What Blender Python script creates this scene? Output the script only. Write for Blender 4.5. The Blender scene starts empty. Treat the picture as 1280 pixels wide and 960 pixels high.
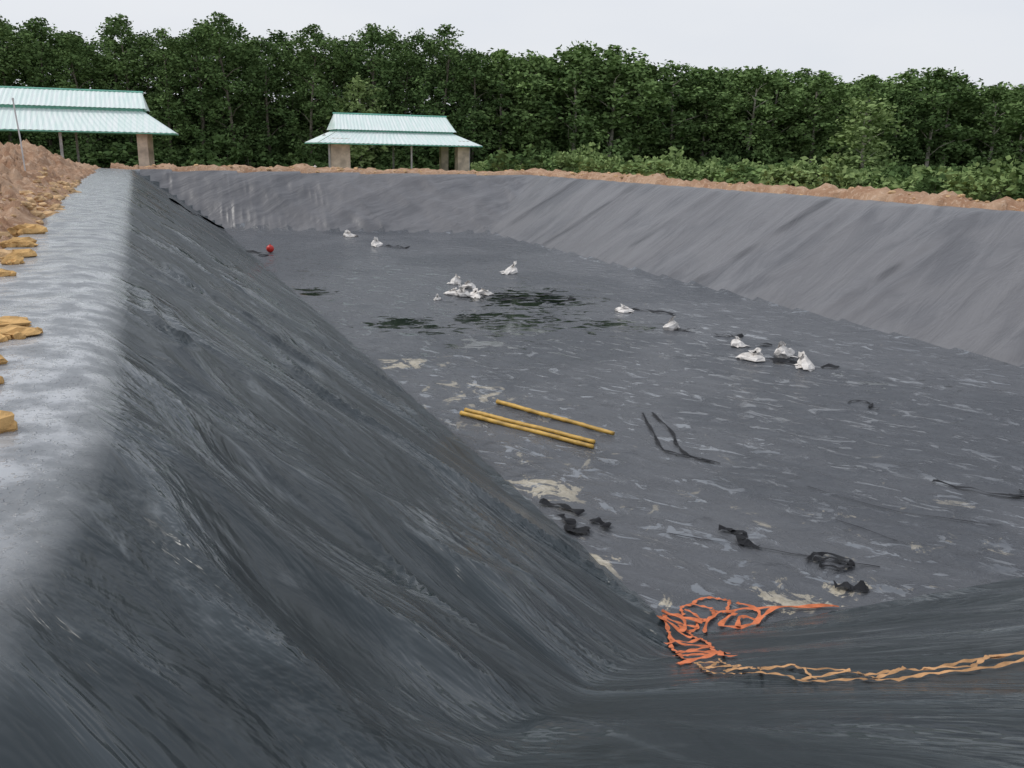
import bpy, math, random
import numpy as np
from mathutils import Vector, Matrix
random.seed(7); rng=np.random.default_rng(7)
scene=bpy.context.scene
EYE=1.5; D=3.136
# ---------------------------------------------------------------- helpers
def link(o,parent=None):
    scene.collection.objects.link(o)
    if parent is not None: o.parent=parent
    return o
def mesh_obj(name,verts,faces,mats=(),parent=None,smooth=False,fm=None):
    me=bpy.data.meshes.new(name); me.from_pydata([tuple(v) for v in verts],[],[tuple(f) for f in faces]); me.update()
    for m in mats: me.materials.append(m)
    if fm is not None: me.polygons.foreach_set('material_index',np.array(fm,dtype=np.int32))
    if smooth: me.polygons.foreach_set('use_smooth',np.ones(len(me.polygons),dtype=bool))
    return link(bpy.data.objects.new(name,me),parent)
def empty(name,loc=(0,0,0)):
    e=bpy.data.objects.new(name,None); e.location=loc; e.empty_display_size=.3; return link(e)
def vn(x,y,seed=0):
    xi=np.floor(x).astype(np.int64); yi=np.floor(y).astype(np.int64); fx=x-xi; fy=y-yi
    fx=fx*fx*(3-2*fx); fy=fy*fy*(3-2*fy)
    def h(a,b):
        n=(a*374761393+b*668265263+seed*1442695041)&0xffffffff
        n=((n^(n>>13))*1274126177)&0xffffffff
        return ((n^(n>>16))&0xffff)/65535.
    return (h(xi,yi)*(1-fx)+h(xi+1,yi)*fx)*(1-fy)+(h(xi,yi+1)*(1-fx)+h(xi+1,yi+1)*fx)*fy
def fbm(x,y,seed=0,o=4):
    s=0;a=.5
    for i in range(o):
        s=s+a*(vn(x*2**i+i*17.3,y*2**i-i*9.1,seed+i)-.5); a*=.5
    return s*2
smax=lambda a,b,k:.5*(a+b+np.sqrt((a-b)**2+k*k))
smin=lambda a,b,k:.5*(a+b-np.sqrt((a-b)**2+k*k))
def sst(x,a,b):
    t=np.clip((x-a)/(b-a),0,1); return t*t*(3-2*t)
# ---------------------------------------------------------------- pond shape
A=(-.516,1.34);B=(-3.8,56.);Cc=(19.6,53.3);Dd=(26.3,1.34)
a=(4.2,6.67);b=(1.03,51.5);c=(15.06,47.2);d_=(18.03,6.67)
cen=(10,28)
def sd(x,y,P,Q):
    nx,ny=-(Q[1]-P[1]),Q[0]-P[0]; l=math.hypot(nx,ny); nx/=l;ny/=l
    if (cen[0]-P[0])*nx+(cen[1]-P[1])*ny<0: nx,ny=-nx,-ny
    return (x-P[0])*nx+(y-P[1])*ny
sides=dict(L=(A,B,a,b),F=(B,Cc,b,c),R=(Cc,Dd,c,d_),N=(A,Dd,a,d_))
def pond(x,y):
    P={}
    for k,(p,q,s,t) in sides.items():
        dc=sd(x,y,p,q); dt=-sd(x,y,s,t); P[k]=-D*dc/np.maximum(dc+dt,.5)
    z=smax(P['L'],P['N'],.12); z=smax(z,smax(P['F'],P['R'],.12),.12)
    slope=z
    z=smax(z,-D+0*z,.07); z=smin(z,0*z,.13+.30*(1-sst(y,1.5,6))*(1-sst(x,1,4)))
    return z,slope,P
# ---------------------------------------------------------------- materials
def nmat(name):
    m=bpy.data.materials.new(name); m.use_nodes=True; nt=m.node_tree
    return m,nt,nt.nodes['Principled BSDF']
class NB:
    def __init__(s,nt): s.nt=nt
    def n(s,t,**k):
        nd=s.nt.nodes.new(t)
        for kk,v in k.items(): setattr(nd,kk,v)
        return nd
    def l(s,a,b): s.nt.links.new(a,b)
    def noise(s,vec,scale,detail=4,rough=.55,dist=0):
        nd=s.n('ShaderNodeTexNoise'); nd.inputs['Scale'].default_value=scale;nd.inputs['Detail'].default_value=detail
        nd.inputs['Roughness'].default_value=rough;nd.inputs['Distortion'].default_value=dist
        s.l(vec,nd.inputs['Vector']); return nd.outputs['Fac']
    def mapping(s,vec,scale=(1,1,1),rot=0.):
        if rot:
            nd=s.n('ShaderNodeMapping'); nd.inputs['Rotation'].default_value=(0,0,rot); s.l(vec,nd.inputs['Vector']); vec=nd.outputs[0]
        nd=s.n('ShaderNodeMapping'); nd.inputs['Scale'].default_value=scale
        s.l(vec,nd.inputs['Vector']); return nd.outputs[0]
    def ramp(s,f,lo,hi,a=0.,b=1.):
        nd=s.n('ShaderNodeMapRange'); nd.interpolation_type='SMOOTHSTEP'
        if lo>hi: lo,hi,a,b=hi,lo,b,a
        for i,v in ((1,lo),(2,hi),(3,a),(4,b)): nd.inputs[i].default_value=v
        s.l(f,nd.inputs[0]); return nd.outputs[0]
    def m(s,op,a,b=None,c=None):
        nd=s.n('ShaderNodeMath',operation=op)
        for i,v in enumerate((a,b,c)):
            if v is None: continue
            if isinstance(v,(int,float)): nd.inputs[i].default_value=v
            else: s.l(v,nd.inputs[i])
        return nd.outputs[0]
    def mixc(s,f,a,b):
        nd=s.n('ShaderNodeMix',data_type='RGBA')
        for i,v in ((0,f),(6,a),(7,b)):
            if isinstance(v,tuple): nd.inputs[i].default_value=(*v,1)
            elif isinstance(v,(int,float)): nd.inputs[i].default_value=v
            else: s.l(v,nd.inputs[i])
        return nd.outputs[2]
    def mixf(s,f,a,b):
        nd=s.n('ShaderNodeMix',data_type='FLOAT')
        for i,v in ((0,f),(2,a),(3,b)):
            if isinstance(v,(int,float)): nd.inputs[i].default_value=v
            else: s.l(v,nd.inputs[i])
        return nd.outputs[0]
def simple(name,col,rough=.6,var=.25,scale=8,bump=0,spec=.5,metal=0):
    m,nt,p=nmat(name); B_=NB(nt); co=B_.n('ShaderNodeTexCoord').outputs['Object']
    f=B_.noise(co,scale,4)
    c2=tuple(max(0,v*(1-var)) for v in col); c1=tuple(min(1,v*(1+var)) for v in col)
    B_.l(B_.mixc(B_.ramp(f,.3,.7),c2,c1),p.inputs['Base Color'])
    p.inputs['Roughness'].default_value=rough; p.inputs['Specular IOR Level'].default_value=spec; p.inputs['Metallic'].default_value=metal
    if bump:
        bn=B_.n('ShaderNodeBump'); bn.inputs['Strength'].default_value=bump; bn.inputs['Distance'].default_value=.02
        B_.l(B_.noise(co,scale*4,4),bn.inputs['Height']); B_.l(bn.outputs[0],p.inputs['Normal'])
    return m
def attr(N,n): return N.n('ShaderNodeAttribute',attribute_name=n).outputs['Fac']
def bumped(N,p,h,st=.85):
    bn=N.n('ShaderNodeBump'); bn.inputs['Strength'].default_value=st; bn.inputs['Distance'].default_value=1.
    N.l(h,bn.inputs['Height']); N.l(bn.outputs[0],p.inputs['Normal'])
# --- left/near slope + berm top
mat_side,nt,p=nmat('geomembrane_slope'); N=NB(nt); co=N.n('ShaderNodeTexCoord').outputs['Object']
mB=attr(N,'m_berm'); nf=attr(N,'n_big')
TH=math.radians(56)
st=N.noise(N.mapping(co,(.30,1.0,.25),TH),1.1,5,.56,1.0)
st2=N.noise(N.mapping(co,(.8,3.2,.6),TH+.08),1.3,4,.6,1.0)
med=N.noise(co,3.0,5,.62)
lcol=N.mixc(N.ramp(st,.40,.60),(.010,.018,.022),(.036,.047,.053))
lcol=N.mixc(N.m('MULTIPLY',N.ramp(st2,.55,.68),N.ramp(nf,.42,.66,.04,.8)),lcol,(.105,.118,.125))  # light and dark of the wrinkles painted in as streaks
lcol=N.mixc(N.ramp(med,.60,.72,0,.30),lcol,(.08,.092,.098))
bcol=N.mixc(N.ramp(med,.38,.62),(.20,.21,.222),(.43,.44,.455))  # berm top: dust patches, plus sky sheen painted in as paler colour
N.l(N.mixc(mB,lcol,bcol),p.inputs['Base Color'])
wetL=N.ramp(st,.46,.56); wetB=N.ramp(med,.47,.52)
N.l(N.mixf(N.mixf(mB,wetL,wetB),.38,.16),p.inputs['Roughness'])
drop=N.ramp(N.noise(co,24,2),.56,.66)
hL=N.m('ADD',N.m('MULTIPLY',st,.24),N.m('MULTIPLY',st2,N.ramp(nf,.38,.66,.006,.045)))
hB=N.m('ADD',N.m('MULTIPLY',drop,.006),N.m('MULTIPLY',med,.022))
bumped(N,p,N.mixf(mB,hL,hB))
# --- right/far slope
mat_far,nt,p=nmat('geomembrane_dusty'); N=NB(nt); co=N.n('ShaderNodeTexCoord').outputs['Object']
nf=attr(N,'n_big'); seam=attr(N,'m_seam')
s1=N.noise(N.mapping(co,(.3,1.3,.3),-.35),1.,5,.58,.6); fi=N.noise(co,5,4,.6)
cr=N.mixc(N.ramp(s1,.35,.65),(.100,.100,.108),(.160,.158,.166))
cr=N.mixc(N.ramp(nf,.35,.65,0,.5),cr,(.165,.160,.165))
cr=N.mixc(N.ramp(fi,.55,.75,0,.3),cr,(.09,.09,.10))
cr=N.mixc(N.m('MULTIPLY',seam,.8),cr,(.030,.031,.035))
N.l(cr,p.inputs['Base Color']); p.inputs['Roughness'].default_value=.40
bumped(N,p,N.m('ADD',N.m('MULTIPLY',s1,.15),N.m('MULTIPLY',fi,.008)))
# --- floor
mat_floor,nt,p=nmat('geomembrane_wet_floor'); N=NB(nt); co=N.n('ShaderNodeTexCoord').outputs['Object']
nf=attr(N,'n_big'); mP=attr(N,'m_pud'); mS=attr(N,'m_silt')
wr_=N.noise(N.mapping(co,(1.7,.85,1),-.6),1.9,6,.64,1.0)
pn=N.noise(N.mapping(co,(.75,1.3,1),.15),2.0,6,.62,.9)
sn=N.noise(N.mapping(co,(1.2,.9,1),.5),1.7,7,.70,.8)
fine=N.noise(co,13,4)
base=N.mixc(N.ramp(nf,.35,.65),(.058,.063,.073),(.088,.092,.102))
film_glint=N.m('MULTIPLY',N.ramp(wr_,.585,.615),N.ramp(nf,.36,.58,.15,.8))
base=N.mixc(film_glint,base,(.175,.19,.21))  # silty water film, its glints painted in as paler colour
base=N.mixc(N.ramp(pn,.42,.32,0,.6),base,(.034,.037,.044))
silt=N.ramp(N.m('ADD',sn,N.m('MULTIPLY',mS,.19)),.665,.70)
siltc=N.mixc(N.ramp(fine,.3,.7),(.38,.33,.24),(.56,.50,.39))
base=N.mixc(N.m('MULTIPLY',silt,N.mixf(mS,.2,.97)),base,siltc)
pud=N.ramp(N.m('ADD',pn,N.m('MULTIPLY',mP,.32)),.735,.75)
base=N.mixc(N.m('MULTIPLY',pud,.92),base,(.012,.018,.016))  # puddles: dark tree reflection also painted into the base colour
N.l(base,p.inputs['Base Color'])
r=N.mixf(N.ramp(wr_,.50,.56),N.ramp(fine,.3,.7,.34,.46),.12); N.l(N.mixf(pud,r,.03),p.inputs['Roughness'])
h=N.m('ADD',N.m('MULTIPLY',N.m('MINIMUM',wr_,.59),.10),N.m('MULTIPLY',fine,.004))
bumped(N,p,N.m('MULTIPLY',h,N.m('SUBTRACT',1,N.m('MULTIPLY',pud,.98))))
# ---------------------------------------------------------------- liner mesh
def seg(*parts):
    out=[]
    for s,e,st in parts: out+=list(np.arange(s,e,st))
    out.append(parts[-1][1]); return np.array(out)
xs=seg((-6,-3.5,.1),(-3.5,-1.2,.06),(-1.2,1.5,.045),(1.5,7,.05),(7,28,.14))
y=-0.8; ys=[y]
while y<58.5: y+=max(.04,.0075*y); ys.append(y)
ys=np.array(ys)
X,Y=np.meshgrid(xs,ys)
Z,SL,P=pond(X,Y)
maxo=lambda ks:np.max([P[k] for k in ks],axis=0)
onslope=sst(SL,-D+.02,-D+.12)*sst(-Z,.06,.2)
wl=sst(P['L']-maxo('FRN'),-.1,.1); wr=sst(P['R']-maxo('FLN'),-.1,.1); wnr=sst(P['N']-maxo('FRL'),-.1,.1)
wf=sst(P['F']-maxo('LRN'),-.1,.1)*onslope
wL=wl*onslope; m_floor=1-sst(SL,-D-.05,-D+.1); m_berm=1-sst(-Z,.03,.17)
m_pud=0*X
for (px,py,sx_,sy_,am) in ((9.6,26.3,3.0,3.0,.9),(5.2,23.0,1.7,1.6,.95),(7.8,22.5,2.6,2.6,.85),(3.2,29,.9,1.2,.85),(6.3,20.0,1.5,1.3,.75),(10.5,21.5,2.2,1.6,.7),(13.5,14,2,2,.45)):
    m_pud=np.maximum(m_pud,am*np.exp(-(((X-px)/sx_)**2+((Y-py)/sy_)**2)))
u=(Y+1.5*X)/1.8; v=(X-1.5*Y)/1.8
near=sst(-Y,-26,-8)
rid=lambda a_:(1-np.minimum(1,np.abs(a_)*5))**2
patch=sst(fbm(X*.45+2,Y*.28,91,2),-.15,.3)
warp=fbm(X*.6,Y*.4,95,2)*1.2
wr1=rid(fbm(u*.8+warp,v*.16,3,3)); wr2=rid(fbm(u*2.3+warp,v*.35,9,3))
Z=Z+wL*(wr1*.11*(.35+.65*near)+wr2*patch*.05*near)*sst(-Z,0,.5)
Z=Z+wL*fbm(u*.5+warp*.5,v*.14,31,3)*.26*sst(-Z,.2,1.2)
Z=Z+wr*onslope*rid(fbm((Y-.3*X)*.5,X*.1,12,2))*.07
Z=Z+wnr*onslope*(fbm(X*.9+Y*.3,Y*.25,5,3)*.10+rid(fbm((X+.4*Y)*.9,Y*.2,6,3))*.04)*sst(-Z,.1,.6)
Z=Z+m_floor*(1-.96*sst(m_pud,.3,.6))*(fbm(X*.8+3,Y*.6,21,4)*.03+rid(fbm((X+.5*Y)*1.1,(Y-.4*X)*.5,22,3))*.022)
Z=Z+m_berm*(fbm(X*1.2,Y*.9,41,3)*.03)
Z=Z-wf*(np.abs(fbm(X*.9+Z*.5,Y*.4,51,3))*.26-rid(fbm(X*.6+Z*.9,Y*.2+Z*.4,53,2))*.14)
m_seam=0*X
for k,ysm in enumerate((9,15.2,21.5,28,34.5,41,47)):
    gs=Y-.12*(X-20)-ysm; Z=Z+wr*onslope*.05*sst(gs,-.05,.05)*(1-sst(gs,.05,1.5)); m_seam=np.maximum(m_seam,np.exp(-(gs/(.05+.004*ysm))**2)*sst(fbm(X*.5,Y*0+k,88,2),-.3,.05))
m_silt=0*X
for (px,py,s,am) in ((5.35,6.85,.6,1.1),(4.3,7.4,.4,1),(4.1,8.5,.4,1),(4.3,10.9,.8,.9),(6.3,7.15,.7,.9),(8.1,6.95,.9,.7),(4.7,16,1.2,.75),(3.9,18.5,.9,.95),(5,12.5,2.4,.35),(7,8,3,.4)): m_silt=np.maximum(m_silt,am*np.exp(-(((X-px)/s)**2+((Y-py)/s)**2)))
out=-sd(X,Y,A,B)
limY=lambda y:1.2+.3*fbm(y*.6,y*0+.5,77,3)+.35*sst(y,20,34)
lim=limY(Y)+.35
keep=(out<lim)&(-sd(X,Y,B,Cc)<.7)&(-sd(X,Y,Cc,Dd)<.7)
Z=np.where(out>lim-.25,Z-.35*sst(out-lim,-.25,0.1),Z)
Z=np.where((-sd(X,Y,B,Cc)>.25)|(-sd(X,Y,Cc,Dd)>.25),Z-.12,Z)
n_big=.5+fbm(X*.42,Y*.30,201,4)*.8
ny,nx=X.shape
ii=np.arange(ny*nx).reshape(ny,nx)
K=keep[:-1,:-1]&keep[1:,:-1]&keep[:-1,1:]&keep[1:,1:]
Fq=np.stack([ii[:-1,:-1],ii[:-1,1:],ii[1:,1:],ii[1:,:-1]],-1)[K]
kind=np.where(m_floor>.5,2,np.where(((wr>.5)|(wf>.3)|((P['F']>maxo('LN'))&(P['F']>=P['R'])))&(Z<.2),1,0))
kind=kind[:-1,:-1][K]
def grid_mesh(name,V,F,mats):
    me=bpy.data.meshes.new(name); me.vertices.add(len(V)); me.vertices.foreach_set('co',V.astype(np.float32).ravel())
    me.loops.add(F.size); me.loops.foreach_set('vertex_index',F.astype(np.int32).ravel())
    me.polygons.add(len(F)); me.polygons.foreach_set('loop_start',np.arange(0,F.size,F.shape[1],dtype=np.int32))
    me.polygons.foreach_set('use_smooth',np.ones(len(F),dtype=bool))
    for m in mats: me.materials.append(m)
    me.update(calc_edges=True); return me
def fattr(me,n,arr,dom='POINT'):
    at=me.attributes.new(n,'FLOAT',dom); at.data.foreach_set('value',np.asarray(arr).astype(np.float32).ravel())
me=grid_mesh('pond_liner',np.stack([X,Y,Z],-1).reshape(-1,3),Fq,[mat_side,mat_far,mat_floor])
me.polygons.foreach_set('material_index',kind.astype(np.int32).ravel())
for n,arr in (('m_berm',m_berm),('m_pud',m_pud),('m_silt',m_silt),('n_big',n_big),('m_seam',m_seam)): fattr(me,n,arr)
link(bpy.data.objects.new('pond_liner',me))
def surf(x,y,gx=xs,gy=ys,G=Z):
    i=int(np.clip(np.searchsorted(gx,x)-1,0,len(gx)-2)); j=int(np.clip(np.searchsorted(gy,y)-1,0,len(gy)-2))
    tx=(x-gx[i])/(gx[i+1]-gx[i]); ty=(y-gy[j])/(gy[j+1]-gy[j])
    return float((G[j,i]*(1-tx)+G[j,i+1]*tx)*(1-ty)+(G[j+1,i]*(1-tx)+G[j+1,i+1]*tx)*ty)
# ---------------------------------------------------------------- ground
gm,nt,p=nmat('earth_ground'); N=NB(nt); co=N.n('ShaderNodeTexCoord').outputs['Object']
d7=N.noise(co,6,6,.65)
dirt=N.mixc(N.ramp(N.noise(co,.8,4,.6),.3,.7),(.36,.205,.125),(.55,.37,.25))
dirt=N.mixc(N.ramp(d7,.5,.72),dirt,(.66,.49,.36))
grass=N.mixc(N.ramp(d7,.3,.7),(.06,.10,.025),(.15,.19,.06))
gf=attr(N,'m_grass')
N.l(N.mixc(gf,dirt,grass),p.inputs['Base Color']); p.inputs['Roughness'].default_value=.95; p.inputs['Specular IOR Level'].default_value=.15
bumped(N,p,N.m('MULTIPLY',d7,.16),.8)
gx=seg((-900,-100,100),(-100,-30,5),(-30,-10,.5),(-10,-7,.2),(-7,-1,.07),(-1,28,.3),(28,34,.2),(34,60,2),(60,150,10),(150,950,100)); gy=seg((-500,-50,90),(-50,-2,4),(-2,12,.08),(12,30,.15),(30,62,.25),(62,80,1.5),(80,150,8),(150,1400,120))
GX,GY=np.meshgrid(gx,gy)
def ground_z(x,y):
    z,sl,P=pond(x,y)
    oL=-sd(x,y,A,B); oF=-sd(x,y,B,Cc); oR=-sd(x,y,Cc,Dd); oN=-sd(x,y,A,Dd)
    g=np.full_like(x,-.12)-.8*np.maximum(sst(oF,3.5,8),sst(oR,3.5,12))
    n1=fbm(x*.35,y*.35,101,4); n2=fbm(x*1.8,y*1.8,111,4); n3=np.abs(fbm(x*3.5,y*3.5,121,4))
    ridge=lambda o,w:np.exp(-((o-w)/(w*.75))**2)
    g=g+np.maximum(ridge(oF,1.3)*(oL<1)*(oR<1.5)*(.22+.22*n1+.25*n2+.2*n3),ridge(oR,1.3)*(oF<2)*(.27+.30*n1+.30*n2+.2*n3))
    heap=sst(oL,1.6,4.5)*(1-sst(oL,9,16))*sst(y,5,22)*(1-sst(y,50,60))
    g=g+heap*(.75+.6*n1+.45*n2+.35*n3)
    rim=sst(oL,1.2,1.9)*(1-sst(oL,4,9))*(1-sst(y,54,60))
    g=g+rim*(.13+.30*n2+.15*n1+.25*n3)
    g=g+.08*n3*(x<30)*(x>-30)
    inside=(oL<limY(y))&(oF<.55)&(oR<.55)&(oN<8)
    g=np.where(inside,z-.45-1.0*sst(-z,.2,1.2),g)
    return np.where((np.abs(x)>200)|(y>200),-.9,g)
GZ=ground_z(GX,GY)
gyn,gxn=GX.shape; ii=np.arange(gyn*gxn).reshape(gyn,gxn)
Fq=np.stack([ii[:-1,:-1],ii[:-1,1:],ii[1:,1:],ii[1:,:-1]],-1).reshape(-1,4)
me=grid_mesh('ground',np.stack([GX,GY,GZ],-1).reshape(-1,3),Fq,[gm])
gr=np.maximum(sst(-sd(GX,GY,B,Cc),3.5,14)*.75,sst(-sd(GX,GY,Cc,Dd),2.6,4.5))
fattr(me,'m_grass',sst(gr+fbm(GX*.7,GY*.7,66,3)*.5,.4,.6))
link(bpy.data.objects.new('ground',me))
gsurf=lambda x,y:surf(x,y,gx,gy,GZ)
# ---------------------------------------------------------------- foliage
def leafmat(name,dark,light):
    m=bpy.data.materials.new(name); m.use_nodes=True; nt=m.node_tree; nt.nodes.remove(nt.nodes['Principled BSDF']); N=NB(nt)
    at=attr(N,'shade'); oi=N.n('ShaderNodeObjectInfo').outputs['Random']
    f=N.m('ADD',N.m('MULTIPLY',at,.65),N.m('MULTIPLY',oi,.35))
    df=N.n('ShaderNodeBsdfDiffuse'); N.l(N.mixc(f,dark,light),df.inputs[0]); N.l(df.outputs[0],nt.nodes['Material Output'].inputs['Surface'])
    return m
leafA=leafmat('acacia_leaves',(.032,.068,.026),(.19,.28,.105))  # dark leaf tones lifted, slight haze put into the colour
leafB=leafmat('rubber_leaves',(.044,.088,.034),(.25,.36,.135))
leafC=leafmat('light_leaves',(.10,.17,.05),(.33,.42,.18))
bark=simple('bark',(.16,.14,.11),.9,.35,4)
bark_pale=simple('pale_bark',(.40,.37,.31),.9,.3,4)
def tube(V,F,pts,rad,n=6):
    base=len(V); pts=[Vector([float(v) for v in q]) for q in pts]
    for i,q in enumerate(pts):
        t=(pts[min(i+1,len(pts)-1)]-pts[max(i-1,0)]).normalized()
        s=t.cross(Vector((.31,.95,.1))).normalized(); w=t.cross(s)
        for k in range(n):
            an=2*math.pi*k/n; V.append(q+float(rad[i])*(math.cos(an)*s+math.sin(an)*w))
    for i in range(len(pts)-1):
        for k in range(n):
            F.append((base+i*n+k,base+i*n+(k+1)%n,base+(i+1)*n+(k+1)%n,base+(i+1)*n+k))
    F.append(tuple(base+k for k in range(n))[::-1]); F.append(tuple(base+(len(pts)-1)*n+k for k in range(n)))
def leaves(centers,radii,per,size,rg,flat=.6):
    C=np.repeat(centers,per,0); Rr=np.repeat(radii,per)[:,None]
    n=len(C); o=rg.normal(size=(n,3)); o/=np.linalg.norm(o,axis=1)[:,None]; o*=rg.random((n,1))**.45; o[:,2]*=flat
    pos=C+o*Rr
    u=rg.normal(size=(n,3)); u/=np.linalg.norm(u,axis=1)[:,None]; u[:,2]*=.6
    w=np.cross(u,rg.normal(size=(n,3))); w/=np.linalg.norm(w,axis=1)[:,None]
    s=size*(.6+.8*rg.random((n,1)))
    q=np.stack([pos-u*s,pos+w*s*.5,pos+u*s,pos-w*s*.5],1)
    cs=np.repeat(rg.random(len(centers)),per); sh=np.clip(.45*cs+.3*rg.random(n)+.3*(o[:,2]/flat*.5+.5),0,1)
    return q.reshape(-1,3),sh
def finish(name,V,F,q,sh,bm_,lm):
    nv=len(V); nf=len(F)
    allF=F+[(nv+4*i,nv+4*i+1,nv+4*i+2,nv+4*i+3) for i in range(len(sh))]
    me=bpy.data.meshes.new(name); me.from_pydata([tuple(v) for v in V]+[tuple(v) for v in q],[],allF); me.materials.append(bm_); me.materials.append(lm)
    mi=np.ones(len(allF),dtype=np.int32); mi[:nf]=0; me.polygons.foreach_set('material_index',mi)
    fattr(me,'shade',np.concatenate([np.zeros(nf),sh]),'FACE')
    return me
def tree_mesh(name,H,crown_lo,cr,kind,seed,lm,bm_,nclump,per,size):
    rg=np.random.default_rng(seed); V=[];F=[]
    lean=rg.normal(size=2)*.25
    top=H*.84
    tp=[(lean[0]*(t**1.5)+.12*math.sin(t*5+seed),lean[1]*(t**1.5)+.1*math.cos(t*4+seed),t*top-.3) for t in np.linspace(0,1,7)]
    tube(V,F,tp,[.16*(1-.8*t)+.02 for t in np.linspace(0,1,7)])
    cs=[];rs=[]
    for i in range(9):
        t=crown_lo+(1-crown_lo)*(i/9); z0=t*top; an=i*2.4+rg.random()
        ti=z0/top; bx=np.interp(z0,[q[2] for q in tp],[q[0] for q in tp]);by=np.interp(z0,[q[2] for q in tp],[q[1] for q in tp])
        L=cr*(.85-.5*ti)*(.7+.5*rg.random()); up=min(L*(.5+.5*rg.random()),H*.93-z0)
        tube(V,F,[(bx,by,z0),(bx+math.cos(an)*L*.5,by+math.sin(an)*L*.5,z0+up*.6),(bx+math.cos(an+.2)*L,by+math.sin(an+.2)*L,z0+up)],[.06,.035,.01],4)
    z_lo=H*crown_lo*.8
    n=0
    while n<nclump:
        q=rg.uniform(-1,1,3); r_=math.hypot(q[0],q[1])
        if r_>1 or (r_<.45 and abs(q[2])<.6 and rg.random()<.6): continue
        zz=(q[2]*.5+.5)
        prof=math.sqrt(max(0,1-max(0,(zz-.45)/.55)**2.2))*(.62+.38*min(1,zz/.35))
        z=z_lo+zz*(H-z_lo-.4)
        lump=1+.28*math.sin(3*math.atan2(q[1],q[0])+seed+z*.8)
        cs.append((lean[0]*.8+q[0]*cr*prof*lump,lean[1]*.8+q[1]*cr*prof*lump,z)); rs.append(.5+.55*rg.random()); n+=1
    q,sh=leaves(np.array(cs),np.array(rs),per,size,rg,.7)
    return finish(name,V,F,q,sh,bm_,lm)
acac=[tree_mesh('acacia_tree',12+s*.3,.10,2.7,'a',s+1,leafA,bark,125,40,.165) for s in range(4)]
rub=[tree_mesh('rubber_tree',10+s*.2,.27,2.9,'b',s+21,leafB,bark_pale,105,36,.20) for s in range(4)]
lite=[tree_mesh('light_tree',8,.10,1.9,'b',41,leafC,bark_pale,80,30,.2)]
forest=empty('forest_tree_line',(20,95,0))
def put(me,x,y,s,rot,wd=1):
    o=bpy.data.objects.new('tree',me); link(o,forest); o.location=(x-20,y-95,-.95); o.scale=(s*random.uniform(.95,1.15)*wd,s*random.uniform(.95,1.15)*wd,s); o.rotation_euler=(0,0,rot)
def front(x): return 92-.20*(x+16)
def hgt(x): return np.interp(x,[-40,0,12,33,50,80,120,180],[13.3,13.1,12.9,12.2,10.9,10.4,10.3,10.3])
for row in range(4):
    x=-50+random.random()*2
    while x<150:
        yy=front(x)+row*3.4+random.uniform(-1.3,1.3)
        isr=x+random.uniform(-4,4)>30
        sw=1+.05*math.sin(x*.35+1)+.03*math.sin(x*.9)
        Hh=hgt(x)*sw*random.uniform(.90,1.03)
        if isr: put(random.choice(rub),x,yy,Hh/10.3,random.random()*6.28,1.15)
        else: put(random.choice(acac),x,yy,Hh/12.4,random.random()*6.28)
        x+=random.uniform(2.6,3.7)
put(lite[0],57.5,68,1.0,1,1.2); put(lite[0],14,84,1.1,3)
def shrub_mesh(name,seed,lm,R=1.1,Hs=1.3,ncl=22,per=26,size=.13):
    rg=np.random.default_rng(seed); cs=[];rs=[];V=[];F=[]
    for i in range(ncl):
        an=rg.random()*6.28; r_=R*math.sqrt(rg.random()); z=.15+(Hs-.15)*rg.random()*(1-.5*(r_/R)**2)
        cs.append((r_*math.cos(an),r_*math.sin(an),z)); rs.append(.2+.22*rg.random())
        if i<7: tube(V,F,[(r_*.2*math.cos(an),r_*.2*math.sin(an),-.1),(r_*.7*math.cos(an),r_*.7*math.sin(an),z*.6),(r_*math.cos(an),r_*math.sin(an),z)],[.02,.014,.006],4)
    q,sh=leaves(np.array(cs),np.array(rs),per,size,rg,.8)
    return finish(name,V,F,q,sh,bark,lm)
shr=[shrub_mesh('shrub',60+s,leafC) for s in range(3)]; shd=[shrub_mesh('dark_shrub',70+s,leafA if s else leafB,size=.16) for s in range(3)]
belt=empty('shrub_belt',(50,60,0))
def puts(x,y,s,L,sz=1):
    o=bpy.data.objects.new('shrub',random.choice(L)); link(o,belt); o.location=(x-50,y-60,(gsurf(x,y) if y<80 else -.92)-.05); o.scale=(s*random.uniform(.85,1.3),s*random.uniform(.85,1.3),s*sz*random.uniform(.8,1.2)); o.rotation_euler=(0,0,random.random()*6.28)
cnt=0
while cnt<330:
    x=random.uniform(21,80); yy=random.uniform(18,front(x)-2)
    oR=-sd(x,yy,Cc,Dd); oF=-sd(x,yy,B,Cc)
    if max(oR,oF)<4.2 or x<23 and oF>9 or x/yy>1.25: continue
    if oR>=14 and random.random()<.45: continue
    puts(x,yy,random.uniform(.9,1.35),shr if random.random()<.82 else shd,1.05); cnt+=1
for i in range(16): puts(random.uniform(20.5,27),random.uniform(58,64),1.4,shr if i%3 else shd,1.2)
x=-45
while x<130:
    puts(x,front(x)-1+random.uniform(-1,1),random.uniform(1.1,1.9),shd,1.1); 
    puts(x,front(x)+5+random.uniform(-1,1),2.6,shd,1.2); puts(x+1,front(x)+13,3.2,shd,1.5); x+=random.uniform(1.4,2.2)
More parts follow.
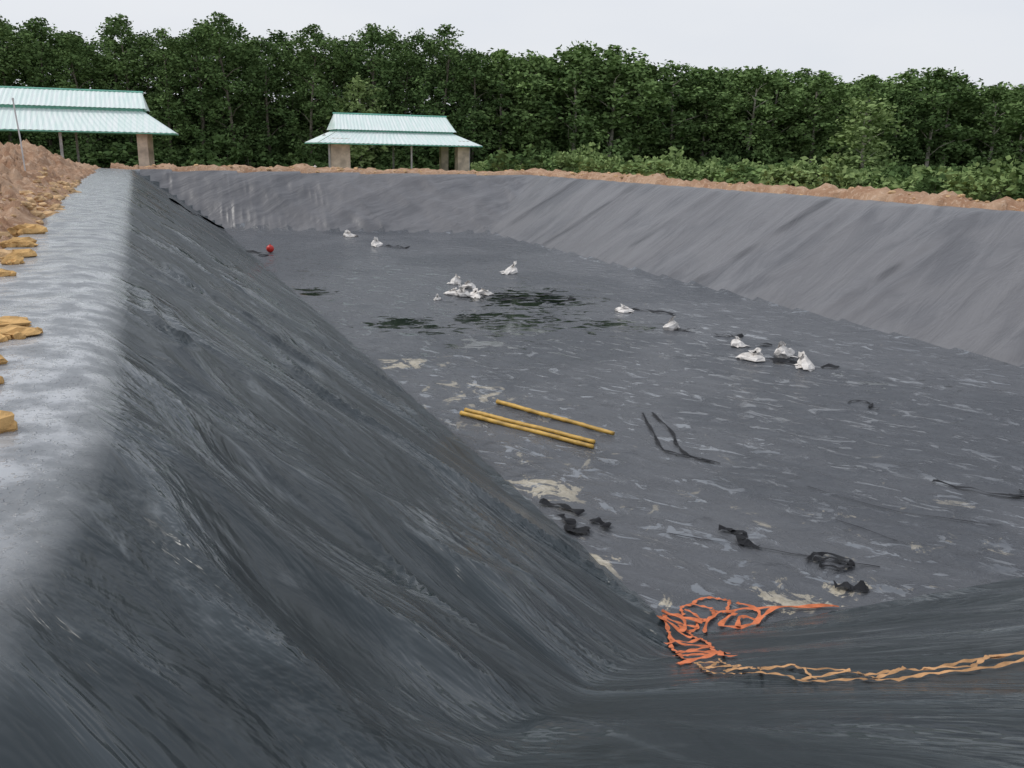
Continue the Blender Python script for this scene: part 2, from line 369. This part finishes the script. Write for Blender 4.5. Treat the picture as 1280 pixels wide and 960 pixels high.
# ---------------------------------------------------------------- sheds
roofm,nt,p=nmat('green_white_sheet_roof'); N=NB(nt); co=N.n('ShaderNodeTexCoord').outputs['Object']
cc=N.mixc(N.ramp(N.noise(N.mapping(co,(2,.4,.4)),1.5,4),.3,.7),(.70,.82,.78),(.82,.87,.85))
wv=N.n('ShaderNodeTexWave'); wv.inputs['Scale'].default_value=.9; N.l(co,wv.inputs['Vector'])
cc=N.mixc(N.ramp(wv.outputs['Fac'],.75,.95,0,.35),cc,(.55,.74,.67)); N.l(cc,p.inputs['Base Color']); p.inputs['Roughness'].default_value=.45
trim=simple('green_trim',(.17,.45,.35),.5,.1,2); plaster=simple('plaster',(.58,.49,.39),.9,.3,1.5); steel=simple('steel_post',(.42,.42,.42),.5,.2,3)
def roof_quad(V,F,p0,p1,p2,p3,n,rib=.03):
    p0,p1,p2,p3=map(Vector,(p0,p1,p2,p3)); nrm=(p1-p0).cross(p3-p0).normalized(); b0=len(V)
    for i in range(n+1):
        t=i/n; o=nrm*(rib if i%2 else 0)
        V.append(p0.lerp(p1,t)+o); V.append(p3.lerp(p2,t)+o)
    for i in range(n): F.append((b0+2*i,b0+2*i+2,b0+2*i+3,b0+2*i+1))
def box(V,F,x0,x1,y0,y1,z0,z1):
    b0=len(V)
    for z in (z0,z1):
        for (x,y) in ((x0,y0),(x1,y0),(x1,y1),(x0,y1)): V.append(Vector((x,y,z)))
    for f in ((3,2,1,0),(4,5,6,7),(0,1,5,4),(1,2,6,5),(2,3,7,6),(3,0,4,7)): F.append(tuple(b0+i for i in f))
def shed(x1,y1,ze,zb,zm,zt,ins,insy,posts,walls,loc,x0=0,y0=0):
    e=empty('open_shed',loc)
    V=[];F=[]
    L=[(x0,y0,ze),(x1,y0,ze),(x1,y1,ze),(x0,y1,ze)]; U=[(x0+ins,y0+insy,zb),(x1-ins,y0+insy,zb),(x1-ins,y1-insy,zb),(x0+ins,y1-insy,zb)]
    for k in range(4):
        k2=(k+1)%4; l=(Vector(L[k])-Vector(L[k2])).length; roof_quad(V,F,L[k],L[k2],U[k2],U[k],int(l/.17))
    ym=(y0+y1)/2; i2=ins-.2; y2=y0+insy-.25; y3=2*ym-y2; j=.3
    roof_quad(V,F,(x0+i2,y2,zm),(x1-i2,y2,zm),(x1-i2-j,ym,zt),(x0+i2+j,ym,zt),int((x1-x0)/.17))
    roof_quad(V,F,(x1-i2,y3,zm),(x0+i2,y3,zm),(x0+i2+j,ym,zt),(x1-i2-j,ym,zt),int((x1-x0)/.17))
    roof_quad(V,F,(x1-i2,y2,zm),(x1-i2,y3,zm),(x1-i2-j,ym+.05,zt),(x1-i2-j,ym-.05,zt),12)
    roof_quad(V,F,(x0+i2,y3,zm),(x0+i2,y2,zm),(x0+i2+j,ym-.05,zt),(x0+i2+j,ym+.05,zt),12)
    mesh_obj('roof_sheets',V,F,[roofm],e)
    V=[];F=[]
    box(V,F,x0+ins,x1-ins,y0+insy,y1-insy,zb-.05,zm+.02)
    mesh_obj('vent_band',V,F,[trim],e)
    V=[];F=[]
    for k in range(4): tube(V,F,[Vector(L[k])+Vector((0,0,-.05)),Vector(L[(k+1)%4])+Vector((0,0,-.05))],[.04,.04],4)
    tube(V,F,[(x0+i2+.2,ym,zt+.03),(x1-i2-.2,ym,zt+.03)],[.07,.07],5)
    mesh_obj('eave_trim',V,F,[trim],e)
    V=[];F=[]
    for (px,py,w) in posts: box(V,F,px-w/2,px+w/2,py-w/2,py+w/2,-1.2,ze+.3)
    k=x0+1
    while k<x1-1: 
        tube(V,F,[(k,y0+.5,ze+.02),(k,ym,zb-.2),(k,y1-.5,ze+.02)],[.05,.05,.05],4); tube(V,F,[(k,y0+.5,ze),(k,y1-.5,ze)],[.04,.04],4); k+=3
    mesh_obj('posts_and_trusses',V,F,[steel],e)
    V=[];F=[]
    for w in walls: box(V,F,*w)
    mesh_obj('plaster_pillars',V,F,[plaster],e)
    return e
shed(12.3,8.5,1.7,2.55,2.68,3.85,1.7,2.2,[(.9,.9,.13),(7.0,.9,.12),(11.5,.9,.13),(7.0,7.6,.13)],[(1.0,2.4,.8,2.2,-1.2,2.05),(10.6,11.5,.8,1.7,-1.2,2.05),(10.8,11.4,6.6,7.3,-1.2,2.05)],(8.1,66,0))
shed(19.5,9.5,2.05,3.35,3.52,4.6,1.9,2.6,[(12.9,.9,.16),(6.5,.9,.16),(.9,.9,.16),(12.9,8.6,.15)],[(17.2,17.8,.8,1.4,-1.2,2.4),(17.2,17.8,7.6,8.2,-1.2,2.4)],(-20.8,60.5,0))
# ---------------------------------------------------------------- small things
bagm=simple('white_woven_bag',(.74,.70,.66),.75,.22,7,.8); yellow=simple('yellow_bamboo',(.56,.34,.07),.5,.3,5,.2); black=simple('black_scrap',(.008,.008,.010),.55,.3,9,0,.2)
redm=simple('red_plastic',(.6,.03,.02),.35,.1,4); orange=simple('orange_webbing',(.60,.18,.08),.85,.3,9,.3,.2); tan=simple('tan_rope',(.48,.27,.13),.85,.35,9,.3,.2); clodm=simple('dry_clay_clods',(.56,.38,.21),.95,.35,3,.8,.2); metalm=simple('galvanised_tube',(.6,.6,.6),.4,.1,3)
stonem=simple('yellow_clay_stone',(.58,.36,.15),.95,.35,6,.9,.2)
def sandbag(x,y,s,seed,kind=0):
    rg=random.Random(seed); V=[];F=[]; n=11
    prof=[(.0,.0),(.17,.0),(.21,.05),(.19,.11),(.14,.16),(.07,.20),(.035,.225),(.055,.25),(.085,.275)] if kind==0 else [(.0,.0),(.19,.0),(.235,.03),(.2,.08),(.14,.12),(.07,.14),(.04,.155),(.07,.175),(.10,.185)]
    lx,ly=rg.uniform(-.6,.6),rg.uniform(-.5,.5); ph=rg.random()*6; ex=rg.uniform(.75,1.4)
    jit=[rg.uniform(-.22,.22) for k in range(n)]
    for r_,z in prof:
        for k in range(n):
            an=6.2832*k/n+rg.uniform(-.12,.12); rr=r_*(1+.20*math.sin(2*an+ph)+.18*math.sin(3*an+z*9+ph*2)+jit[k]+rg.uniform(-.16,.16))
            V.append((rr*math.cos(an)*ex+lx*z,rr*math.sin(an)/ex+ly*z,max(z*(1+rg.uniform(-.18,.18)+.25*math.sin(an+ph)),0)-.01))
    for i in range(len(prof)-1):
        for k in range(n):
            q=(i*n+k,i*n+(k+1)%n,(i+1)*n+(k+1)%n,(i+1)*n+k)
            F+= [(q[0],q[1],q[2]),(q[0],q[2],q[3])] if (i+k)%2 else [(q[0],q[1],q[3]),(q[1],q[2],q[3])]
    for _ in range(2):
        a0=rg.random()*6; b0=len(V)
        for (r_,z,da) in ((.15,.03,-.4),(.15,.04,.4),(.33,.015,.25),(.28,.05,-.2)): V.append((r_*math.cos(a0+da),r_*math.sin(a0+da),z))
        F.append((b0,b0+1,b0+2,b0+3))
    o=mesh_obj('sandbag',V,F,[bagm]); o.location=(x,y,surf(x,y)); o.scale=(s,s,s); o.rotation_euler=(0,0,rg.random()*6)
for i,(x,y) in enumerate([(7.3,47.3),(7.8,42.3),(11.0,32.0),(8.3,29.8),(8.5,28.8),(7.6,27.6),(7.8,27.2),(8.15,27.0),(8.6,27.4),(6.8,26.7),(11.8,23.5),(11.8,20.7),(12.5,18.5),(11.9,17.0),(12.9,17.1),(12.7,16.0)]):
    sandbag(x,y,random.uniform(.95,1.2)*(1.3 if y>31 else 1)*(.5 if i==9 else 1),i,0 if random.random()<.65 else 1)
def pole(p0,p1,lift):
    V=[];F=[];pts=[];rad=[]; n=40
    for i in range(n+1):
        t=i/n; pts.append((p0[0]*(1-t)+p1[0]*t,p0[1]*(1-t)+p1[1]*t,0)); rad.append(.040*(1-.12*t)+(.005 if i%6==0 else 0))
    z0=max(surf(q[0],q[1]) for q in pts)+lift
    tube(V,F,[(q[0]+.01*math.sin(i*.3),q[1],z0+.02) for i,q in enumerate(pts)],rad,10)
    mesh_obj('bamboo_pole',V,F,[yellow],None,True)
pole((4.15,14.55),(5.7,12.2),.0); pole((4.28,14.72),(5.82,12.42),.0); pole((5.0,15.05),(6.3,12.7),0)
V=[];F=[]
for i in range(9):
    for k in range(16):
        ph=math.pi*i/8; V.append((.17*math.sin(ph)*math.cos(k*math.pi/8),.17*math.sin(ph)*math.sin(k*math.pi/8),.17-.17*math.cos(ph)))
for i in range(8):
    for k in range(16): F.append((i*16+k,i*16+(k+1)%16,(i+1)*16+(k+1)%16,(i+1)*16+k))
tube(V,F,[(0,0,.33),(0,0,.37)],[.035,.03],8)
o=mesh_obj('red_float_ball',V,F,[redm],None,True); o.location=(2.7,40.3,surf(2.7,40.3))
def ribbon(V,F,pts,w,lift=.012,zf=None,tw=.0,seed=0,sub=6):
    P_=[Vector((q[0],q[1],0)) for q in pts]; Q=[]
    for i in range(len(P_)-1):
        p0=P_[max(i-1,0)];p1=P_[i];p2=P_[i+1];p3=P_[min(i+2,len(P_)-1)]
        for k in range(sub):
            t=k/sub; Q.append(.5*((2*p1)+(p2-p0)*t+(2*p0-5*p1+4*p2-p3)*t*t+(3*p1-p0-3*p2+p3)*t**3))
    Q.append(P_[-1]); b0=len(V)
    for i,q in enumerate(Q):
        t=(Q[min(i+1,len(Q)-1)]-Q[max(i-1,0)]).normalized(); s=Vector((-t.y,t.x,0))
        z=surf(q.x,q.y)+lift+abs(tw*math.sin(i*.7+seed)); wv_=w*(.75+.35*math.sin(i*1.3+seed*3))
        a_=tw*6*math.sin(i*.5+seed*2)
        dz=wv_*.5*math.sin(a_); V.append(q-s*wv_*.5*math.cos(a_)+Vector((0,0,z-dz+abs(dz)))); V.append(q+s*wv_*.5*math.cos(a_)+Vector((0,0,z+dz+abs(dz))))
    for i in range(len(Q)-1): F.append((b0+2*i,b0+2*i+1,b0+2*i+3,b0+2*i+2))
    return Q
def scrap(lines,w=.05,tw=.03,seed=0):
    V=[];F=[]
    for i,l in enumerate(lines): ribbon(V,F,l,w,.012,None,tw,seed+i)
    mesh_obj('liner_scrap',V,F,[black])
scrap([[(7.35,13.7),(7.0,12.6),(6.75,11.8),(6.95,11.4)],[(7.55,13.7),(7.35,12.6),(7.1,12.0),(7.0,11.4),(7.3,11.0)],[(6.8,11.5),(7.1,11.3),(7.2,11.0)]],.06,.02,1)
scrap([[(4.05,10.3),(4.3,10.1),(4.45,9.8)],[(4.15,9.8),(4.2,9.5),(4.05,9.3),(4.3,9.2)],[(4.5,9.6),(4.6,9.4),(4.55,9.25)],[(4.05,9.35),(4.35,9.3)]],.15,.03,4)
scrap([[(5.9,8.8),(6.15,8.6),(5.95,8.4),(6.1,8.2)],[(5.95,8.75),(6.1,8.75)]],.14,.03,7)
scrap([[(6.45,7.75),(6.75,7.85),(6.95,7.6),(6.7,7.45),(6.5,7.6)],[(6.5,7.7),(6.75,7.7),(6.9,7.5)]],.09,.03,9)
scrap([[(6.35,7.15),(6.5,7.05),(6.65,6.95)]],.20,.03,11)
scrap([[(9.9,9.4),(10.2,9.0),(10.7,8.6),(11.4,8.6)],[(10.6,8.7),(10.85,8.55),(10.7,8.35)],[(10.9,8.8),(11.1,8.6),(11.3,8.8)]],.08,.03,13)
scrap([[(11.6,13.3),(11.9,13.35),(12.0,13.1),(11.75,12.9),(11.9,12.8)]],.06,.02,15)
scrap([[(12.5,19.6),(12.9,19.5),(13.1,19.2)],[(13.0,18.4),(13.3,18.2)],[(12.2,16.6),(12.7,16.4),(13.1,16.7)],[(11.9,20.5),(12.4,20.4)]],.20,.04,17)
scrap([[(12.0,17.0),(12.4,16.7),(12.9,16.2)],[(13.0,15.9),(13.4,15.8)]],.2,.04,21)
scrap([[(8.2,42.0),(8.8,41.6),(9.1,41.2)],[(2.1,39.5),(2.5,39.0)],[(1.7,40.5),(2.3,39.9)]],.3,.04,23)
scrap([[(8.7,26.0),(9.5,26.3),(10.6,25.6),(11.2,25.9)],[(9.0,27.2),(9.9,26.6),(10.8,26.9)],[(12.2,24.0),(12.6,23.2),(13,22.6)]],.18,.04,25)
scrap([[(-1.5,46.5),(-.6,47.2),(.3,48.6),(1.0,50.4)],[(-1.2,46.7),(-.3,47.6),(.7,49.2)]],.22,.05,27)
scrap([[(5.2,9.0),(6.2,8.1),(7.2,7.4)],[(8.0,9.8),(8.6,8.6),(9.6,7.9)],[(7.6,8.7),(7.9,7.9)]],.02,.01,29)
V=[];F=[]
for i,(fx_,fy_) in enumerate(((6.2,61.5),(6.75,61.5),(7.3,61.5))): tube(V,F,[(fx_,fy_,-1.1),(fx_,fy_,.22)],[.05,.05],6)
tube(V,F,[(6.1,61.44,.12),(7.4,61.44,.12)],[.03,.03],4); tube(V,F,[(6.1,61.44,-.2),(7.4,61.44,-.2)],[.03,.03],4)
mesh_obj('white_rail_fence',V,F,[bagm])
# rope ladder
V=[];F=[];V2=[];F2=[]
def ladder(pts,w,step,Va,Fa,Vb,Fb,seed,bw=.03):
    cen_=[];P_=[Vector((q[0],q[1],0)) for q in pts]
    for i in range(len(P_)-1):
        p0=P_[max(i-1,0)];p1=P_[i];p2=P_[i+1];p3=P_[min(i+2,len(P_)-1)]
        for k in range(8):
            t=k/8; cen_.append(.5*((2*p1)+(p2-p0)*t+(2*p0-5*p1+4*p2-p3)*t*t+(3*p1-p0-3*p2+p3)*t**3))
    cen_.append(P_[-1])
    le=[];ri=[]
    for i,q in enumerate(cen_):
        t=(cen_[min(i+1,len(cen_)-1)]-cen_[max(i-1,0)]).normalized(); s=Vector((-t.y,t.x,0)); ww=w*.5*(1+.25*math.sin(i*.9+seed)+.2*math.sin(i*2.1))
        le.append(q-s*ww); ri.append(q+s*ww)
    ribbon(Va,Fa,[(q.x,q.y) for q in le[::2]],bw,.015,None,.008,seed); ribbon(Va,Fa,[(q.x,q.y) for q in ri[::2]],bw,.015,None,.008,seed+3)
    acc=0;flip=0
    for i in range(1,len(cen_)):
        acc+=(cen_[i]-cen_[i-1]).length
        if acc>=step:
            acc=0; flip=1-flip
            A_=le[i] if flip else le[max(i-2,0)]; B_=ri[max(i-3,0)] if flip else ri[i]
            ribbon(Vb,Fb,[(A_.x,A_.y),((A_.x+B_.x)/2,(A_.y+B_.y)/2),(B_.x,B_.y)],bw*.9,.025,None,.006,i)
ladder([(5.6,.9),(4.4,1.75),(3.6,2.35),(3.03,2.62),(2.8,2.9),(2.72,3.4),(2.72,3.85),(2.95,4.4)],.15,.13,V2,F2,V2,F2,1,.026)
ladder([(2.95,4.4),(3.4,5.2),(3.9,6.2),(4.15,6.95)],.30,.26,V,F,V,F,2,.045)
ladder([(4.1,6.9),(4.45,7.0),(4.75,7.2),(5.0,7.1)],.28,.22,V,F,V,F,3,.045)
ribbon(V,F,[(4.75,6.6),(4.95,6.85),(5.1,6.75),(5.45,6.9),(6.05,6.7)],.06,.02,None,.02,8)
ribbon(V,F,[(5.1,7.15),(5.2,6.9),(4.9,6.6),(4.65,6.75),(4.95,6.95)],.06,.02,None,.02,9)
ribbon(V,F,[(4.3,6.5),(4.6,6.9),(4.9,7.0),(5.3,6.95),(6.0,6.72)],.05,.02,None,.02,10)
ribbon(V,F,[(4.1,6.6),(4.35,6.95),(4.2,7.15),(4.5,6.85)],.06,.03,None,.02,12)
ld_=empty('rope_ladder',(0,0,0)); mesh_obj('webbing_and_rungs',V,F,[orange],ld_); mesh_obj('faded_webbing_and_rungs',V2,F2,[tan],ld_)
# clods and stones
def clod(V,F,x,y,z,sx_,sy_,sz_,rg,n=8):
    b0=len(V); ph=rg.random()*6
    V.append((x,y,z-sz_*.5))
    rings=[(-.7,.75),(-.2,1.),(.35,.93),(.7,.62)]
    for (zz,r_) in rings:
        for k in range(n):
            an=6.2832*k/n+ph; rr=r_*rg.uniform(.65,1.2); V.append((x+sx_*rr*math.cos(an),y+sy_*rr*math.sin(an),z+sz_*zz*rg.uniform(.7,1.3)))
    V.append((x,y,z+sz_*.85))
    for k in range(n): F.append((b0,b0+1+(k+1)%n,b0+1+k))
    for i in range(3):
        for k in range(n): F.append((b0+1+i*n+k,b0+1+i*n+(k+1)%n,b0+1+(i+1)*n+(k+1)%n,b0+1+(i+1)*n+k))
    for k in range(n): F.append((b0+1+3*n+k,b0+1+3*n+(k+1)%n,b0+1+4*n))
V=[];F=[];rg=random.Random(5)
for i in range(560):
    y=6+30*rg.random()**1.3; xc=A[0]+(B[0]-A[0])*(y-A[1])/(B[1]-A[1]); o_=float(limY(np.array([y]))[0])+abs(rg.gauss(.0,.7)); x=xc-o_
    s=rg.choice([.02,.03,.04,.05,.08,.14]); clod(V,F,x,y,gsurf(x,y)+s*.2,s*rg.uniform(.8,1.5),s,s*.7,rg)
for i in range(200):
    t=rg.random(); 
    if rg.random()<.6: x=Cc[0]+(Dd[0]-Cc[0])*t+1.0+rg.gauss(.3,.5); y=Cc[1]+(Dd[1]-Cc[1])*t
    else: x=B[0]+(Cc[0]-B[0])*t; y=B[1]+(Cc[1]-B[1])*t+1.1+rg.gauss(0,.4)
    s=rg.uniform(.05,.12); clod(V,F,x,y,gsurf(x,y)+s*.1,s*1.3,s,s*.7,rg)
mesh_obj('dirt_clods',V,F,[clodm])
for (x,y,s,k) in ((-1.62,8.15,.24,.06),(-1.50,7.75,.2,.06),(-1.75,7.6,.22,.07),(-1.62,7.15,.15,.08),(-1.45,6.75,.09,.05),(-1.18,5.2,.13,.10),(-1.45,6.2,.15,.07),(-2.3,12.4,.14,.08),(-2.3,13.2,.18,.08),(-2.55,14.6,.22,.1),(-2.75,16.5,.25,.12),(-2.2,11.2,.12,.06)):
    V=[];F=[]
    clod(V,F,0,0,0,s,s*.8,k,rg,9)
    for q in range(5): an=rg.random()*6.3; r_=s*rg.uniform(.5,1.05); ss=s*rg.uniform(.18,.5); clod(V,F,r_*math.cos(an),r_*math.sin(an)*.8,-k*.2,ss,ss*.8,min(k*.8,ss),rg,7)
    o=mesh_obj('clay_stone',V,F,[stonem]); o.location=(x,y,max(surf(x,y),gsurf(x,y))+k*.45)
V=[];F=[]; tube(V,F,[(0,0,0),(-.03,0,1.0),(-.1,0,2.1)],[.022,.022,.022],8); tube(V,F,[(-.1,0,2.1),(-.1,0,2.16)],[.035,.03],8)
o=mesh_obj('marker_pole',V,F,[metalm]); o.location=(-4.9,30,gsurf(-4.9,30)-.1)
# ---------------------------------------------------------------- sky + light
w=bpy.data.worlds.new('World'); scene.world=w; w.use_nodes=True; nt=w.node_tree; N=NB(nt)
bg=nt.nodes['Background']; sky=N.n('ShaderNodeTexSky'); sky.sky_type='NISHITA'; sky.sun_disc=False
SE,SR=math.radians(52),math.radians(-65)
sky.sun_elevation=SE; sky.sun_rotation=SR; sky.dust_density=4
g=N.n('ShaderNodeTexCoord').outputs['Generated']; sx=N.n('ShaderNodeSeparateXYZ'); N.l(g,sx.inputs[0])
cl=N.noise(N.mapping(g,(1,1,3)),1.6,4,.55)
cloud=N.mixc(N.ramp(sx.outputs[2],0,.5),(8.3,8.6,9.2),(6.9,7.4,8.3))
cloud=N.mixc(N.ramp(cl,.4,.7,0,.5),cloud,(9.3,9.4,9.6))
N.l(N.mixc(.88,sky.outputs[0],cloud),bg.inputs[0]); bg.inputs[1].default_value=.1
sl=bpy.data.lights.new('sun','SUN'); sl.energy=1.4; sl.angle=math.radians(12); sl.color=(1,.97,.92)
so=link(bpy.data.objects.new('sun',sl))
dirv=Vector((math.sin(SR)*math.cos(SE),math.cos(SR)*math.cos(SE),math.sin(SE)))
so.rotation_euler=dirv.to_track_quat('Z','Y').to_euler(); so.location=(-20,-10,40)
# ---------------------------------------------------------------- camera
yaw,pitch,roll,fpx=.3378,.2612,.0211,1096.3
F_=np.array([math.sin(yaw)*math.cos(pitch),math.cos(yaw)*math.cos(pitch),-math.sin(pitch)])
R_=np.array([math.cos(yaw),-math.sin(yaw),0]);U_=np.cross(R_,F_)
c_,s_=math.cos(roll),math.sin(roll); R2,U2=c_*R_+s_*U_,c_*U_-s_*R_
cam=bpy.data.cameras.new('camera'); cam.lens=fpx/1280*36; cam.sensor_width=36; cam.clip_end=3000; cam.clip_start=.05
cob=link(bpy.data.objects.new('camera',cam))
cob.matrix_world=Matrix([[float(v) for v in r] for r in ((R2[0],U2[0],-F_[0],0),(R2[1],U2[1],-F_[1],0),(R2[2],U2[2],-F_[2],EYE),(0,0,0,1))])
scene.camera=cob
scene.view_settings.view_transform='Standard'; scene.view_settings.look='None'; scene.view_settings.exposure=0
